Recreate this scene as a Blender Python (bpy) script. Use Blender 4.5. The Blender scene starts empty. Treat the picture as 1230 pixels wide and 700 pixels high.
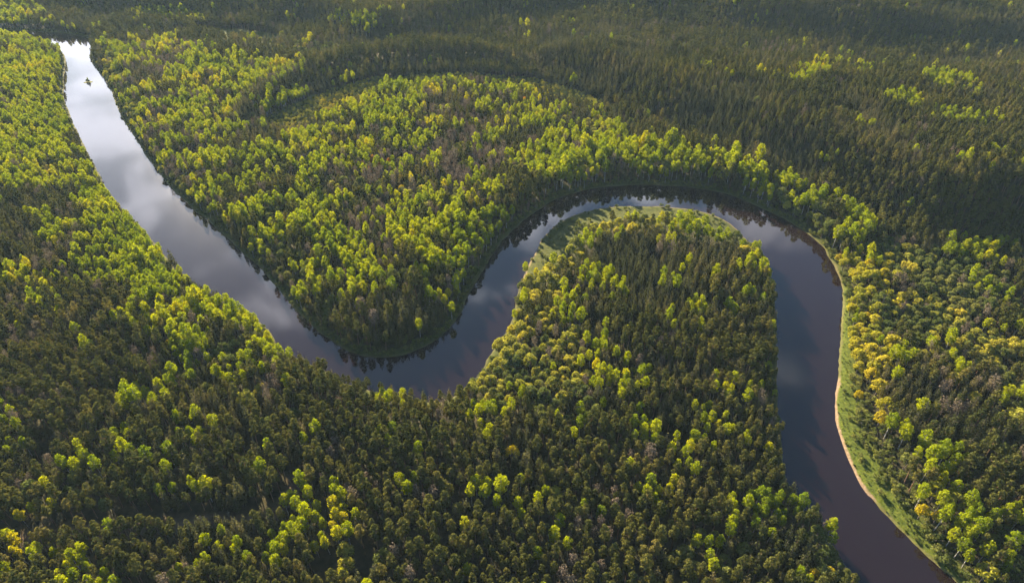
import bpy, math, random
import numpy as np
R = math.radians
rng = np.random.default_rng(11)
random.seed(5)
sc = bpy.context.scene
COL = sc.collection

# ------------------------------------------------------------------ camera
H = 250.0
PITCH = 37.0
F = 820.0                      # focal length in pixels of the 1230 x 700 photograph
ct, st = math.cos(R(PITCH)), math.sin(R(PITCH))
cd = bpy.data.cameras.new('camera')
cd.sensor_width = 36.0
cd.lens = 36.0 * F / 1230.0
cd.clip_start = 1.0
cd.clip_end = 30000.0
cam = bpy.data.objects.new('camera', cd)
COL.objects.link(cam)
cam.location = (0, 0, H)
cam.rotation_euler = (R(90 - PITCH), 0, 0)
sc.camera = cam

def g(px, py, h=0.0):
    """where a sight line meets the level h"""
    u = (px - 615.0) / F
    v = (py - 350.0) / F
    z = (H - h) / (st + v * ct)
    return (u * z, z * (ct - v * st))

def proj(X, Y, Z):
    dz = Z - H
    depth = Y * ct - dz * st
    up = Y * st + dz * ct
    return 615 + F * X / depth, 350 - F * up / depth, depth

# ------------------------------------------------------------------ noise
def vnoise(x, y, scale, seed):
    x = np.asarray(x) / scale; y = np.asarray(y) / scale
    xi = np.floor(x).astype(np.int64); yi = np.floor(y).astype(np.int64)
    fx = x - xi; fy = y - yi
    fx = fx * fx * (3 - 2 * fx); fy = fy * fy * (3 - 2 * fy)
    def h(a, b):
        n = (a * 374761393 + b * 668265263 + seed * 974711) & 0x7fffffff
        n = ((n ^ (n >> 13)) * 1274126177) & 0x7fffffff
        return ((n ^ (n >> 16)) & 0xffff) / 65535.0
    a = h(xi, yi); b = h(xi + 1, yi); c = h(xi, yi + 1); d = h(xi + 1, yi + 1)
    return (a * (1 - fx) + b * fx) * (1 - fy) + (c * (1 - fx) + d * fx) * fy

def fnoise(x, y, scale, seed):
    return (vnoise(x, y, scale, seed) * .55 + vnoise(x, y, scale * .47, seed + 3) * .28 + vnoise(x, y, scale * .21, seed + 7) * .17)

# ------------------------------------------------------------------ river outline
near_west = [(-160, 32), (0, 37), (45, 42), (72, 52), (76, 66), (72, 85), (71, 108), (85, 140), (100, 170), (118, 205), (134, 232),
             (155, 250), (175, 270), (190, 288), (205, 308), (225, 325), (250, 338), (270, 351), (297, 364), (318, 378), (328, 402),
             (345, 413), (370, 421), (392, 430), (405, 442), (440, 453), (475, 458), (500, 465), (528, 468), (548, 458), (562, 445), (580, 428),
             (585, 412), (601, 393), (614, 375)]
pen_shore = [(621, 352), (632, 325), (640, 308), (652, 286), (667, 270), (690, 257), (720, 250), (755, 247), (800, 248), (840, 253), (870, 262)]
pen_east = [(906, 275), (928, 310), (935, 332), (937, 352), (939, 400), (940, 470), (943, 520), (950, 562), (965, 588), (985, 603), (1005, 628),
            (1020, 655), (1034, 690), (1050, 740), (1075, 830), (1110, 980)]
far_shore = [(1480, 980), (1330, 830), (1230, 760), (1175, 720), (1140, 692), (1110, 665), (1080, 636), (1050, 605), (1030, 575), (1016, 545), (1005, 512), (1003, 480),
             (1005, 440), (1010, 400), (1013, 365), (1010, 340), (1003, 320), (995, 306), (980, 288), (960, 273), (930, 257), (900, 243),
             (870, 232), (830, 225), (780, 222), (735, 223), (705, 228), (675, 237), (650, 250), (625, 268), (607, 285), (592, 305),
             (580, 325), (568, 345), (556, 368), (545, 388), (530, 404), (510, 418), (485, 428), (455, 431), (430, 428), (410, 419),
             (390, 404), (370, 386), (347, 361), (325, 336), (310, 319), (285, 298), (255, 270), (225, 245), (205, 225), (190, 205),
             (172, 182), (158, 160), (145, 140), (137, 120), (133, 106), (125, 94), (114, 82), (107, 72), (110, 56), (110, 48), (97, 43), (60, 39), (0, 36), (-160, 30)]
TOP = 10.0
poly = [g(*p, TOP) for p in near_west] + [g(*p) for p in pen_shore] + [g(*p, TOP) for p in pen_east] + [g(*p) for p in far_shore]

def chaikin(p, n=2):
    p = np.array(p)
    for _ in range(n):
        q = np.roll(p, -1, axis=0)
        a = p * .75 + q * .25; b = p * .25 + q * .75
        p = np.empty((len(a) * 2, 2)); p[0::2] = a; p[1::2] = b
    return p
RIVER = chaikin(poly, 2)

def sdf(x, y, P):
    """signed distance to the closed polygon P, positive outside"""
    x = np.asarray(x, float).ravel(); y = np.asarray(y, float).ravel()
    out = np.empty(len(x))
    A = P; B = np.roll(P, -1, axis=0)
    ex = (B - A)[:, 0]; ey = (B - A)[:, 1]; L = ex * ex + ey * ey + 1e-9
    for s in range(0, len(x), 20000):
        X = x[s:s + 20000, None]; Y = y[s:s + 20000, None]
        wx = X - A[:, 0]; wy = Y - A[:, 1]
        t = np.clip((wx * ex + wy * ey) / L, 0, 1)
        d = np.sqrt(((wx - t * ex) ** 2 + (wy - t * ey) ** 2).min(axis=1))
        c = ((A[:, 1] > Y) != (B[:, 1] > Y)) & (X < ex * (Y - A[:, 1]) / np.where(ey == 0, 1e-9, ey) + A[:, 0])
        out[s:s + 20000] = np.where(c.sum(axis=1) % 2 == 1, -d, d)
    return out

def G(pts, h=0.0):
    return np.array([g(a, b, h) for a, b in pts])
def sstep(a, b, x):
    t = np.clip((x - a) / (b - a), 0, 1)
    return t * t * (3 - 2 * t)

# raised ground: the terrace behind the old channel, the far side of the valley, the dark conifer tongue
PLATEAU = np.vstack([G([(556, 68), (600, 84), (643, 97), (693, 113), (743, 135), (785, 158), (830, 182), (900, 205), (975, 238), (1040, 272), (1100, 292), (1180, 290), (1330, 300), (1600, 320)]),
                     G([(1600, 100), (1230, 82), (1060, 84), (960, 76), (820, 58), (700, 45), (600, 55), (560, 60)], 22)])
FARSIDE = np.vstack([G([(-500, 12), (0, 18), (130, 22), (200, 26), (270, 28), (345, 36), (400, 52), (450, 58), (520, 50), (560, 44), (620, 33), (700, 29), (820, 40), (960, 60), (1060, 70), (1230, 74), (1700, 84)]),
                     np.array([(2600., 1100.), (2600., 5000.), (-3500., 5000.), (-3500., 1400.)])])
TONGUE = G([(285, 160), (335, 128), (385, 104), (425, 92), (480, 86), (560, 84), (640, 92), (620, 80), (560, 72), (480, 72), (410, 78), (350, 100), (290, 135)])
GRASS_EAST = G([(1010, 345), (1015, 345), (1018, 380), (1020, 420), (1023, 460), (1032, 500), (1044, 535), (1058, 566), (1084, 604), (1118, 645), (1160, 697), (1240, 790), (1180, 790), (1135, 700),
                (1080, 642), (1030, 582), (1005, 522), (1001, 480), (1003, 440), (1008, 400)])
SCRUB = G([(1020, 455), (1031, 465), (1046, 502), (1064, 540), (1076, 575), (1095, 610), (1124, 650), (1162, 697), (1215, 770), (1200, 770), (1150, 697), (1110, 650), (1076, 606), (1050, 566), (1032, 530), (1022, 492)])
GRASS_PEN = G([(628, 330), (652, 284), (690, 256), (720, 249), (755, 245), (800, 247), (845, 253), (880, 264), (905, 280), (900, 304), (868, 293), (834, 282), (789, 275), (748, 275), (717, 284), (696, 299), (675, 318), (652, 338)])
YOUNG = G([(318, 156), (330, 142), (392, 118), (450, 101), (560, 94), (640, 100), (700, 118), (745, 142), (705, 138), (640, 118), (560, 108), (462, 116), (408, 142), (350, 168)])
MEADOW = G([(235, 36), (300, 40), (345, 47), (335, 56), (285, 50), (240, 46)])
POND = G([(1205, 444), (1222, 441), (1229, 446), (1222, 453), (1208, 451)], 3)
CLUMPS = {}
def dist_line(x, y, pts):
    P = np.array(pts); d = np.full(len(x), 1e9)
    for a, b in zip(P[:-1], P[1:]):
        e = b - a; t = np.clip(((x - a[0]) * e[0] + (y - a[1]) * e[1]) / (e @ e), 0, 1)
        d = np.minimum(d, np.hypot(x - a[0] - t * e[0], y - a[1] - t * e[1]))
    return d
TRACK = G([(-60, 662), (0, 652), (67, 648), (120, 638), (200, 634), (300, 632), (335, 620), (352, 598), (362, 572)], 0)
CREEK = G([(276, 47.5), (290, 49), (298, 46.5)], 3)
CREEK2 = G([(312, 55.5), (322, 56.5), (329, 57), (326, 59), (321, 62)], 3)
CREEKS = (CREEK, CREEK2)
ISLET = g(106, 99)

def terrain(x, y, full=False):
    x = np.asarray(x, float).ravel(); y = np.asarray(y, float).ravel()
    wob = (fnoise(x, y, 34, 21) - .5) * 5 + (fnoise(x, y, 9, 25) - .5) * 3.2
    d = sdf(x, y, RIVER) + wob * .55
    bank = np.where(d < 0, np.maximum(-3.5, d * .35), 0)
    bank = bank + 1.1 * sstep(0, 3.2, d) + 1.4 * sstep(5, 24, d)
    land = sstep(10, 60, d)
    hgt = bank + land * (fnoise(x, y, 140, 2) - .4) * 5 + land * (fnoise(x, y, 38, 9) - .5) * 1.6
    pl = -sdf(x, y, PLATEAU) + (fnoise(x, y, 80, 31) - .5) * 26
    fr = -sdf(x, y, FARSIDE) + (fnoise(x, y, 120, 33) - .5) * 50
    tg = -sdf(x, y, TONGUE)
    hgt = hgt + 26 * sstep(-6, 40, pl) * land + 22 * sstep(-8, 58, fr) + np.clip((y - 450) / 300, 0, 1) * land * (fnoise(x, y, 190, 61) - .5) * 52 * sstep(10, 120, np.maximum(pl, fr)) * land + 8 * sstep(-5, 10, tg)
    hgt = hgt + np.clip((y - 1150) / 2500, 0, 1) * 90
    isl = np.hypot((x - ISLET[0]) / 1.4, y - ISLET[1])
    hgt = np.maximum(hgt, 0.75 - isl * .22)
    for c in CREEKS:
        cdist = dist_line(x, y, c)
        hgt = np.where(cdist < 16, hgt * sstep(3, 16, cdist) - 0.9 * (1 - sstep(1.5, 5.5, cdist)), hgt)
    pd = sdf(x, y, POND)
    hgt = np.where(pd < 10, hgt * sstep(0, 10, pd) - .6 * (1 - sstep(-2, 2, pd)), hgt)
    return (hgt, d, pl, fr) if full else hgt

# ------------------------------------------------------------------ materials
def new_mat(name):
    m = bpy.data.materials.new(name); m.use_nodes = True
    nt = m.node_tree; nt.nodes.clear()
    return m, nt, nt.nodes, nt.links
def ramp(nd, stops):
    r = nd.new('ShaderNodeValToRGB')
    el = r.color_ramp.elements
    while len(el) > 1: el.remove(el[0])
    el[0].position = stops[0][0]; el[0].color = (*stops[0][1], 1)
    for p, c in stops[1:]:
        e = el.new(p); e.color = (*c, 1)
    return r

def foliage(name, stops, transl, tcol=1.0, patch=.5):
    """leaf surface: each tree has its own tone, leaf clusters vary a little, light passes partly through"""
    m, nt, nd, lk = new_mat(name)
    out = nd.new('ShaderNodeOutputMaterial')
    oi = nd.new('ShaderNodeObjectInfo')
    r = ramp(nd, stops); 
    lo = nd.new('ShaderNodeTexNoise'); lo.inputs['Scale'].default_value = .022; lo.inputs['Detail'].default_value = 2
    lk.new(oi.outputs['Location'], lo.inputs['Vector'])
    mx = nd.new('ShaderNodeMix'); mx.data_type = 'FLOAT'; mx.inputs[0].default_value = patch
    lk.new(oi.outputs['Random'], mx.inputs[2])
    mr = nd.new('ShaderNodeMapRange'); mr.inputs[1].default_value = .3; mr.inputs[2].default_value = .7
    lk.new(lo.outputs['Fac'], mr.inputs[0]); lk.new(mr.outputs[0], mx.inputs[3])
    lk.new(mx.outputs[0], r.inputs[0])
    ge = nd.new('ShaderNodeNewGeometry')
    isl = nd.new('ShaderNodeMapRange'); isl.inputs[3].default_value = .72; isl.inputs[4].default_value = 1.3
    lk.new(ge.outputs['Random Per Island'], isl.inputs[0])
    hs = nd.new('ShaderNodeHueSaturation')
    lk.new(r.outputs[0], hs.inputs['Color']); lk.new(isl.outputs[0], hs.inputs['Value'])
    df = nd.new('ShaderNodeBsdfDiffuse'); tr = nd.new('ShaderNodeBsdfTranslucent')
    t2 = nd.new('ShaderNodeHueSaturation'); t2.inputs['Hue'].default_value = .492; t2.inputs['Saturation'].default_value = 1.1; t2.inputs['Value'].default_value = tcol
    lk.new(hs.outputs[0], t2.inputs['Color'])
    lk.new(hs.outputs[0], df.inputs[0]); lk.new(t2.outputs[0], tr.inputs[0])
    ms = nd.new('ShaderNodeMixShader'); ms.inputs[0].default_value = transl
    lk.new(df.outputs[0], ms.inputs[1]); lk.new(tr.outputs[0], ms.inputs[2])
    lk.new(ms.outputs[0], out.inputs[0])
    return m

M = {}
M['pine'] = foliage('pine_needles', [(0, (.032, .042, .014)), (.35, (.060, .067, .018)), (.7, (.092, .092, .023)), (1, (.165, .140, .040))], .35, 1.2)
M['spruce'] = foliage('spruce_needles', [(0, (.030, .038, .017)), (.5, (.064, .068, .026)), (1, (.130, .112, .046))], .3, 1.2)
M['birch'] = foliage('birch_leaves', [(0, (.075, .115, .014)), (.35, (.140, .180, .014)), (.7, (.210, .235, .014)), (1, (.310, .270, .014))], .5, 1.5, .55)
M['willow'] = foliage('willow_leaves', [(0, (.150, .170, .038)), (.4, (.230, .235, .042)), (.75, (.310, .285, .044)), (1, (.380, .320, .044))], .4, 1.3)
M['gold_willow'] = foliage('gold_willow_leaves', [(0, (.170, .185, .028)), (.5, (.270, .260, .032)), (1, (.370, .310, .034))], .4, 1.3, .3)
M['alder'] = foliage('alder_leaves', [(0, (.060, .085, .026)), (.5, (.100, .120, .032)), (1, (.160, .160, .042))], .35, 1.3)
M['bare'] = foliage('bare_twigs', [(0, (.100, .080, .062)), (.5, (.135, .108, .080)), (1, (.165, .140, .085))], .2, 1.0)
M['golden'] = foliage('golden_leaves', [(0, (.29, .245, .018)), (1, (.37, .30, .02))], .4, 1.2)
M['orange'] = foliage('orange_leaves', [(0, (.38, .20, .045)), (1, (.44, .24, .05))], .4, 1.2)

def bark(name, a, b, scale):
    m, nt, nd, lk = new_mat(name)
    out = nd.new('ShaderNodeOutputMaterial'); p = nd.new('ShaderNodeBsdfPrincipled'); p.inputs['Roughness'].default_value = .9
    tc = nd.new('ShaderNodeTexCoord'); n = nd.new('ShaderNodeTexNoise'); n.inputs['Scale'].default_value = scale
    lk.new(tc.outputs['Object'], n.inputs['Vector'])
    r = ramp(nd, [(.42, a), (.6, b)]); lk.new(n.outputs['Fac'], r.inputs[0])
    lk.new(r.outputs[0], p.inputs['Base Color']); lk.new(p.outputs[0], out.inputs[0])
    return m
M['pine_bark'] = bark('pine_bark', (.17, .085, .045), (.09, .06, .045), 1.5)
M['dark_bark'] = bark('spruce_bark', (.06, .045, .035), (.10, .08, .065), 1.5)
M['birch_bark'] = bark('birch_bark', (.10, .09, .08), (.50, .48, .44), 2.2)

def ground_mat():
    m, nt, nd, lk = new_mat('forest_floor')
    out = nd.new('ShaderNodeOutputMaterial'); p = nd.new('ShaderNodeBsdfPrincipled'); p.inputs['Roughness'].default_value = .95
    p.inputs['Specular IOR Level'].default_value = .1
    tc = nd.new('ShaderNodeTexCoord')
    def noise(s, d=6, rough=.6):
        n = nd.new('ShaderNodeTexNoise'); n.inputs['Scale'].default_value = s; n.inputs['Detail'].default_value = d; n.inputs['Roughness'].default_value = rough
        lk.new(tc.outputs['Object'], n.inputs['Vector']); return n
    def attr(nm):
        a = nd.new('ShaderNodeAttribute'); a.attribute_name = nm; return a
    def mixc(f, a, b):
        x = nd.new('ShaderNodeMix'); x.data_type = 'RGBA'
        lk.new(f, x.inputs[0]); lk.new(a, x.inputs[6]); lk.new(b, x.inputs[7]); return x.outputs[2]
    n1 = noise(.25); floor = ramp(nd, [(.3, (.018, .020, .010)), (.5, (.034, .032, .015)), (.7, (.060, .048, .024))]); lk.new(n1.outputs['Fac'], floor.inputs[0])
    n2 = noise(.55, 8, .75); grass = ramp(nd, [(.32, (.022, .032, .006)), (.46, (.048, .066, .009)), (.58, (.080, .098, .013)), (.70, (.125, .115, .035))]); lk.new(n2.outputs['Fac'], grass.inputs[0])
    n3 = noise(.8, 8, .7); sand = ramp(nd, [(.3, (.10, .07, .045)), (.5, (.20, .14, .09)), (.7, (.27, .21, .15))]); lk.new(n3.outputs['Fac'], sand.inputs[0])
    gm = attr('grass')
    c = mixc(gm.outputs['Fac'], floor.outputs[0], grass.outputs[0])
    tr = attr('track'); soil = ramp(nd, [(.3, (.055, .038, .026)), (.7, (.11, .078, .05))]); lk.new(n1.outputs['Fac'], soil.inputs[0])
    c = mixc(tr.outputs['Fac'], c, soil.outputs[0])
    # sandy rim along the water, wider where the river cuts in
    sh = attr('shore'); wn = noise(.09, 3, .5)
    sb = nd.new('ShaderNodeMath'); sb.operation = 'MULTIPLY_ADD'; sb.inputs[1].default_value = -2.2
    lk.new(wn.outputs['Fac'], sb.inputs[0]); lk.new(sh.outputs['Fac'], sb.inputs[2])
    fn = nd.new('ShaderNodeMath'); fn.operation = 'MULTIPLY_ADD'; fn.inputs[1].default_value = 2.4
    lk.new(n2.outputs['Fac'], fn.inputs[0]); lk.new(sb.outputs[0], fn.inputs[2])
    mr = nd.new('ShaderNodeMapRange'); mr.inputs[1].default_value = .9; mr.inputs[2].default_value = 1.6; mr.inputs[3].default_value = 1; mr.inputs[4].default_value = 0
    lk.new(fn.outputs[0], mr.inputs[0])
    sa = attr('sandy'); mm = nd.new('ShaderNodeMath'); mm.operation = 'MULTIPLY'
    lk.new(mr.outputs[0], mm.inputs[0]); lk.new(sa.outputs['Fac'], mm.inputs[1])
    c = mixc(mm.outputs[0], c, sand.outputs[0])
    lk.new(c, p.inputs['Base Color'])
    bp = nd.new('ShaderNodeBump'); bp.inputs['Strength'].default_value = .8; bp.inputs['Distance'].default_value = .6
    lk.new(n2.outputs['Fac'], bp.inputs['Height']); lk.new(bp.outputs[0], p.inputs['Normal'])
    lk.new(p.outputs[0], out.inputs[0])
    return m
M['ground'] = ground_mat()

def water_mat():
    m, nt, nd, lk = new_mat('river_water')
    out = nd.new('ShaderNodeOutputMaterial'); p = nd.new('ShaderNodeBsdfPrincipled')
    p.inputs['Base Color'].default_value = (.0080, .0044, .0056, 1)
    p.inputs['Roughness'].default_value = .045
    p.inputs['IOR'].default_value = 1.40
    tc = nd.new('ShaderNodeTexCoord'); mp = nd.new('ShaderNodeMapping'); mp.inputs['Scale'].default_value = (1, .6, 1)
    lk.new(tc.outputs['Object'], mp.inputs[0])
    n = nd.new('ShaderNodeTexNoise'); n.inputs['Scale'].default_value = .5; n.inputs['Detail'].default_value = 4
    lk.new(mp.outputs[0], n.inputs['Vector'])
    n2 = nd.new('ShaderNodeTexNoise'); n2.inputs['Scale'].default_value = .035; n2.inputs['Detail'].default_value = 3
    lk.new(mp.outputs[0], n2.inputs['Vector'])
    mr = nd.new('ShaderNodeMapRange'); mr.inputs[1].default_value = .35; mr.inputs[2].default_value = .7; mr.inputs[3].default_value = .05; mr.inputs[4].default_value = .3
    lk.new(n2.outputs['Fac'], mr.inputs[0])
    bp = nd.new('ShaderNodeBump'); bp.inputs['Distance'].default_value = .035
    lk.new(mr.outputs[0], bp.inputs['Strength']); lk.new(n.outputs['Fac'], bp.inputs['Height'])
    lk.new(bp.outputs[0], p.inputs['Normal']); lk.new(p.outputs[0], out.inputs[0])
    return m
M['water'] = water_mat()

# ------------------------------------------------------------------ mesh helper
def mesh_np(name, V, Q, mats, midx=None, smooth=False, T=None):
    """V (n,3); Q (m,4) quads; T (k,3) triangles"""
    me = bpy.data.meshes.new(name)
    nq = len(Q); ntri = 0 if T is None else len(T)
    me.vertices.add(len(V)); me.vertices.foreach_set('co', np.asarray(V, np.float32).ravel())
    loops = np.asarray(Q, np.int32).ravel()
    starts = np.arange(nq, dtype=np.int32) * 4
    if ntri:
        loops = np.concatenate([loops, np.asarray(T, np.int32).ravel()])
        starts = np.concatenate([starts, nq * 4 + np.arange(ntri, dtype=np.int32) * 3])
    me.loops.add(len(loops)); me.loops.foreach_set('vertex_index', loops)
    me.polygons.add(nq + ntri); me.polygons.foreach_set('loop_start', starts)
    if midx is not None: me.polygons.foreach_set('material_index', np.asarray(midx, np.int32))
    for m in mats: me.materials.append(m)
    me.update(calc_edges=True)
    if smooth: me.polygons.foreach_set('use_smooth', np.ones(nq + ntri, bool))
    return me
def link(name, me, **props):
    o = bpy.data.objects.new(name, me); COL.objects.link(o)
    for k, v in props.items(): o[k] = v
    return o

# ------------------------------------------------------------------ ground and water
def axis(lo, hi, step, far_lo, far_hi):
    a = list(np.arange(lo, hi + .1, step)); s = step; x = a[-1]
    while x < far_hi: s *= 1.18; x += s; a.append(x)
    s = step; x = a[0]; b = []
    while x > far_lo: s *= 1.18; x -= s; b.append(x)
    return np.array(b[::-1] + a)
xs = axis(-800, 800, 3.0, -9000, 9000)
ys = axis(90, 1200, 3.0, -4000, 12000)
gx, gy = np.meshgrid(xs, ys)
hz, dd, plv, frv = terrain(gx, gy, True)
V = np.column_stack([gx.ravel(), gy.ravel(), hz])
nx, ny = len(xs), len(ys)
idx = np.arange(nx * ny).reshape(ny, nx)
Q = np.column_stack([idx[:-1, :-1].ravel(), idx[:-1, 1:].ravel(), idx[1:, 1:].ravel(), idx[1:, :-1].ravel()])
gme = mesh_np('ground', V, Q, [M['ground']], smooth=True)
X, Y = gx.ravel(), gy.ravel()
def add_attr(nm, val):
    a = gme.attributes.new(nm, 'FLOAT', 'POINT'); a.data.foreach_set('value', np.asarray(val, np.float32))
ge_ = sdf(X, Y, GRASS_EAST); gp_ = sdf(X, Y, GRASS_PEN); yg_ = sdf(X, Y, YOUNG); md_ = sdf(X, Y, MEADOW)
isl = np.hypot((X - ISLET[0]) / 1.4, Y - ISLET[1])
grass = np.maximum.reduce([1 - sstep(-1, 5, ge_), .5 * (1 - sstep(-1, 4, gp_)), .6 * (1 - sstep(0, 6, yg_)), .75 * (1 - sstep(0, 10, md_)), .5 * (1 - sstep(3, 9, dd)), (1 - sstep(3, 6, isl))])
add_attr('grass', grass)
add_attr('shore', dd)
add_attr('track', 1 - sstep(1, 5, dist_line(X, Y, TRACK)))
south = np.where((X > 140) & (Y < 420), 1.0, 0.0)
ipx0, ipy0, _ = proj(X, Y, hz)
sandy = np.clip(np.where((ipx0 > 985) & (ipy0 > 455) & (ipy0 < 600), 1.0, 0) + np.where(ge_ < 25, .12, 0) + np.where(gp_ < 12, .4, 0) + .14, 0, 1)
add_attr('sandy', sandy)
link('ground', gme, kind='structure')
wv = [(-9000, -4000, 0), (9000, -4000, 0), (9000, 12000, 0), (-9000, 12000, 0)]
link('river_water', mesh_np('river_water', np.array(wv, float), [(0, 1, 2, 3)], [M['water']]), kind='structure')

# ------------------------------------------------------------------ tree prototypes
def quads(pos, nrm, size, r):
    n = len(pos)
    a = r.normal(size=(n, 3)); t = np.cross(nrm, a); t /= np.linalg.norm(t, axis=1)[:, None] + 1e-9
    b = np.cross(nrm, t)
    s = (size * r.uniform(.6, 1.35, n))[:, None]
    k = r.uniform(.55, 1.1, (n, 4))
    bend = nrm * s * r.uniform(-.25, .25, (n, 1))
    P = np.stack([pos + t * s * k[:, :1], pos + b * s * k[:, 1:2] + bend, pos - t * s * k[:, 2:3], pos - b * s * k[:, 3:4] + bend], 1)
    V = P.reshape(-1, 3)
    return V, np.arange(n * 4).reshape(n, 4)

def clumped(centers, radii, n, size, r, squash=.8, low=-.45, rnd=.42):
    centers = np.array(centers); radii = np.array(radii)
    w = radii ** 2; w = w / w.sum()
    c = r.choice(len(radii), n, p=w)
    d = r.normal(size=(n * 3, 3)); d /= np.linalg.norm(d, axis=1)[:, None]
    d = d[d[:, 2] > low][:n]
    while len(d) < n: d = np.vstack([d, d])[:n]
    rad = radii[c][:, None] * (r.uniform(.25, 1, (n, 1)) ** .4)
    pos = centers[c] + d * rad * np.array([1, 1, squash])
    nrm = d + r.normal(size=(n, 3)) * rnd; nrm /= np.linalg.norm(nrm, axis=1)[:, None]
    return quads(pos, nrm, size, r)

def pine_crown(r, Ht):
    cs, rs = [], []
    nb = 15
    for i in range(nb):
        t = (i / (nb - 1)) ** 1.1
        z = Ht * (.55 + .41 * t)
        rr = 1.75 * (math.sin(math.pi * (.25 + .68 * t)) ** .8)
        a = i * 2.4 + r.uniform(-.5, .5)
        cs.append((math.cos(a) * rr * .62, math.sin(a) * rr * .62, z)); rs.append(r.uniform(.75, 1.2) * (1.0 - .35 * t))
    cs.append((0, 0, Ht * .96)); rs.append(.6)
    return clumped(cs, rs, 560, .34, r, .75, -.5)
def spruce_crown(r, Ht):
    cs, rs = [], []
    for k in range(13):
        t = k / 12
        z = Ht * (.22 + .76 * t); rad = 1.95 * (1 - t) ** .8 + .12
        m = max(1, int(6 * (1 - t) + 1))
        for i in range(m):
            a = i / m * 6.283 + k * 1.3 + r.uniform(-.3, .3)
            q = r.uniform(.5, .8)
            cs.append((math.cos(a) * rad * q, math.sin(a) * rad * q, z - rad * .18)); rs.append(rad * .42 + .18)
    return clumped(cs, rs, 620, .32, r, .55, -.6)
def birch_crown(r, Ht):
    cs, rs = [], []
    nb = 20
    for i in range(nb):
        t = i / (nb - 1)
        z = Ht * (.50 + .44 * t); rr = 2.15 * math.sin(math.pi * (.16 + .78 * t)) ** .75
        a = i * 2.4 + r.uniform(-.6, .6); q = r.uniform(.45, .8)
        cs.append((math.cos(a) * rr * q, math.sin(a) * rr * q, z)); rs.append(r.uniform(.75, 1.25) * (1.05 - .35 * t))
    return clumped(cs, rs, 820, .30, r, 1.0, -.7)
def willow_crown(r, Ht):
    cs, rs = [], []
    for i in range(30):
        d = r.normal(size=3); d /= np.linalg.norm(d); d[2] = abs(d[2]) * 1.05 - .15
        cs.append((d[0] * 2.3, d[1] * 2.3, Ht * .52 + d[2] * Ht * .36)); rs.append(r.uniform(.75, 1.25))
    return clumped(cs, rs, 1200, .31, r, .85, -.5)
def bare_crown(r, Ht):
    cs, rs = [], []
    for i in range(12):
        t = i / 11; rr = 1.9 * math.sin(math.pi * (.15 + .75 * t)) ** .7; a = i * 2.4
        cs.append((math.cos(a) * rr * .6, math.sin(a) * rr * .6, Ht * (.42 + .52 * t))); rs.append(r.uniform(.8, 1.2))
    return clumped(cs, rs, 330, .26, r, 1.2, -.9)
def bush_crown(r, Ht):
    cs, rs = [], []
    for i in range(9):
        a = r.uniform(0, 6.283); q = r.uniform(0, 1.1)
        cs.append((math.cos(a) * q, math.sin(a) * q, Ht * r.uniform(.25, .7))); rs.append(r.uniform(.5, .85))
    return clumped(cs, rs, 240, .24, r, .8, -.6)

def limb(p0, p1, r0, r1, n=6):
    p0 = np.array(p0, float); p1 = np.array(p1, float); ax = p1 - p0; ax /= np.linalg.norm(ax)
    a = np.cross(ax, [0.3, .9, .1]); a /= np.linalg.norm(a); b = np.cross(ax, a)
    ang = np.arange(n) / n * 2 * math.pi
    ring = np.cos(ang)[:, None] * a + np.sin(ang)[:, None] * b
    V = np.vstack([p0 + ring * r0, p1 + ring * r1])
    Q = [(i, (i + 1) % n, n + (i + 1) % n, n + i) for i in range(n)]
    return V, np.array(Q)
def trunk(r, Ht, rad, branches, lo, spread, stems=1):
    Vs, Qs, o = [], [], 0
    def put(v, q):
        nonlocal o
        Vs.append(v); Qs.append(q + o); o += len(v)
    for s in range(stems):
        lean = r.normal(size=2) * (.25 if stems == 1 else 1.1)
        p = [np.array([0, 0, -1.2]), np.array([lean[0] * .3, lean[1] * .3, Ht * .35]), np.array([lean[0] * .7, lean[1] * .7, Ht * .7]), np.array([lean[0], lean[1], Ht * .93])]
        rr = [rad, rad * .75, rad * .45, rad * .12]
        for k in range(3): put(*limb(p[k], p[k + 1], rr[k], rr[k + 1]))
        for b in range(branches):
            t = r.uniform(lo, .88); a = r.uniform(0, 6.283)
            base = p[1] + (p[3] - p[1]) * ((t - .35) / .58) if t > .35 else p[0] + (p[1] - p[0]) * t / .35
            L = spread * (1.15 - t)
            put(*limb(base, base + np.array([math.cos(a) * L, math.sin(a) * L, L * .55]), rad * .28, rad * .06, 4))
    return np.vstack(Vs), np.vstack(Qs)

SPEC = {  # kind: crown builder, height, trunk args, bark, leaf, variants
    'pine':   (pine_crown, 14.5, (.21, 7, .5, 3.0), 'pine_bark', 'pine', 6),
    'spruce': (spruce_crown, 13.6, (.21, 6, .25, 2.2), 'dark_bark', 'spruce', 5),
    'birch':  (birch_crown, 13.5, (.17, 8, .4, 3.2), 'birch_bark', 'birch', 6),
    'willow': (willow_crown, 9.0, (.22, 7, .3, 4.5, 2), 'dark_bark', 'willow', 6),
    'alder':  (willow_crown, 10.0, (.2, 7, .3, 4.0, 2), 'dark_bark', 'alder', 5),
    'bare':   (bare_crown, 12.5, (.16, 16, .35, 3.4), 'dark_bark', 'bare', 4),
    'bush':   (bush_crown, 2.6, (.07, 4, .2, 1.4, 2), 'dark_bark', 'alder', 5),
    'gold_willow': (willow_crown, 9.5, (.22, 7, .3, 4.5, 2), 'dark_bark', 'gold_willow', 5),
    'golden': (willow_crown, 11.5, (.25, 8, .3, 4.5), 'dark_bark', 'golden', 3),
    'orange': (birch_crown, 12.5, (.18, 8, .35, 3.5), 'dark_bark', 'orange', 3),
}
PROTO = {}
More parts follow.
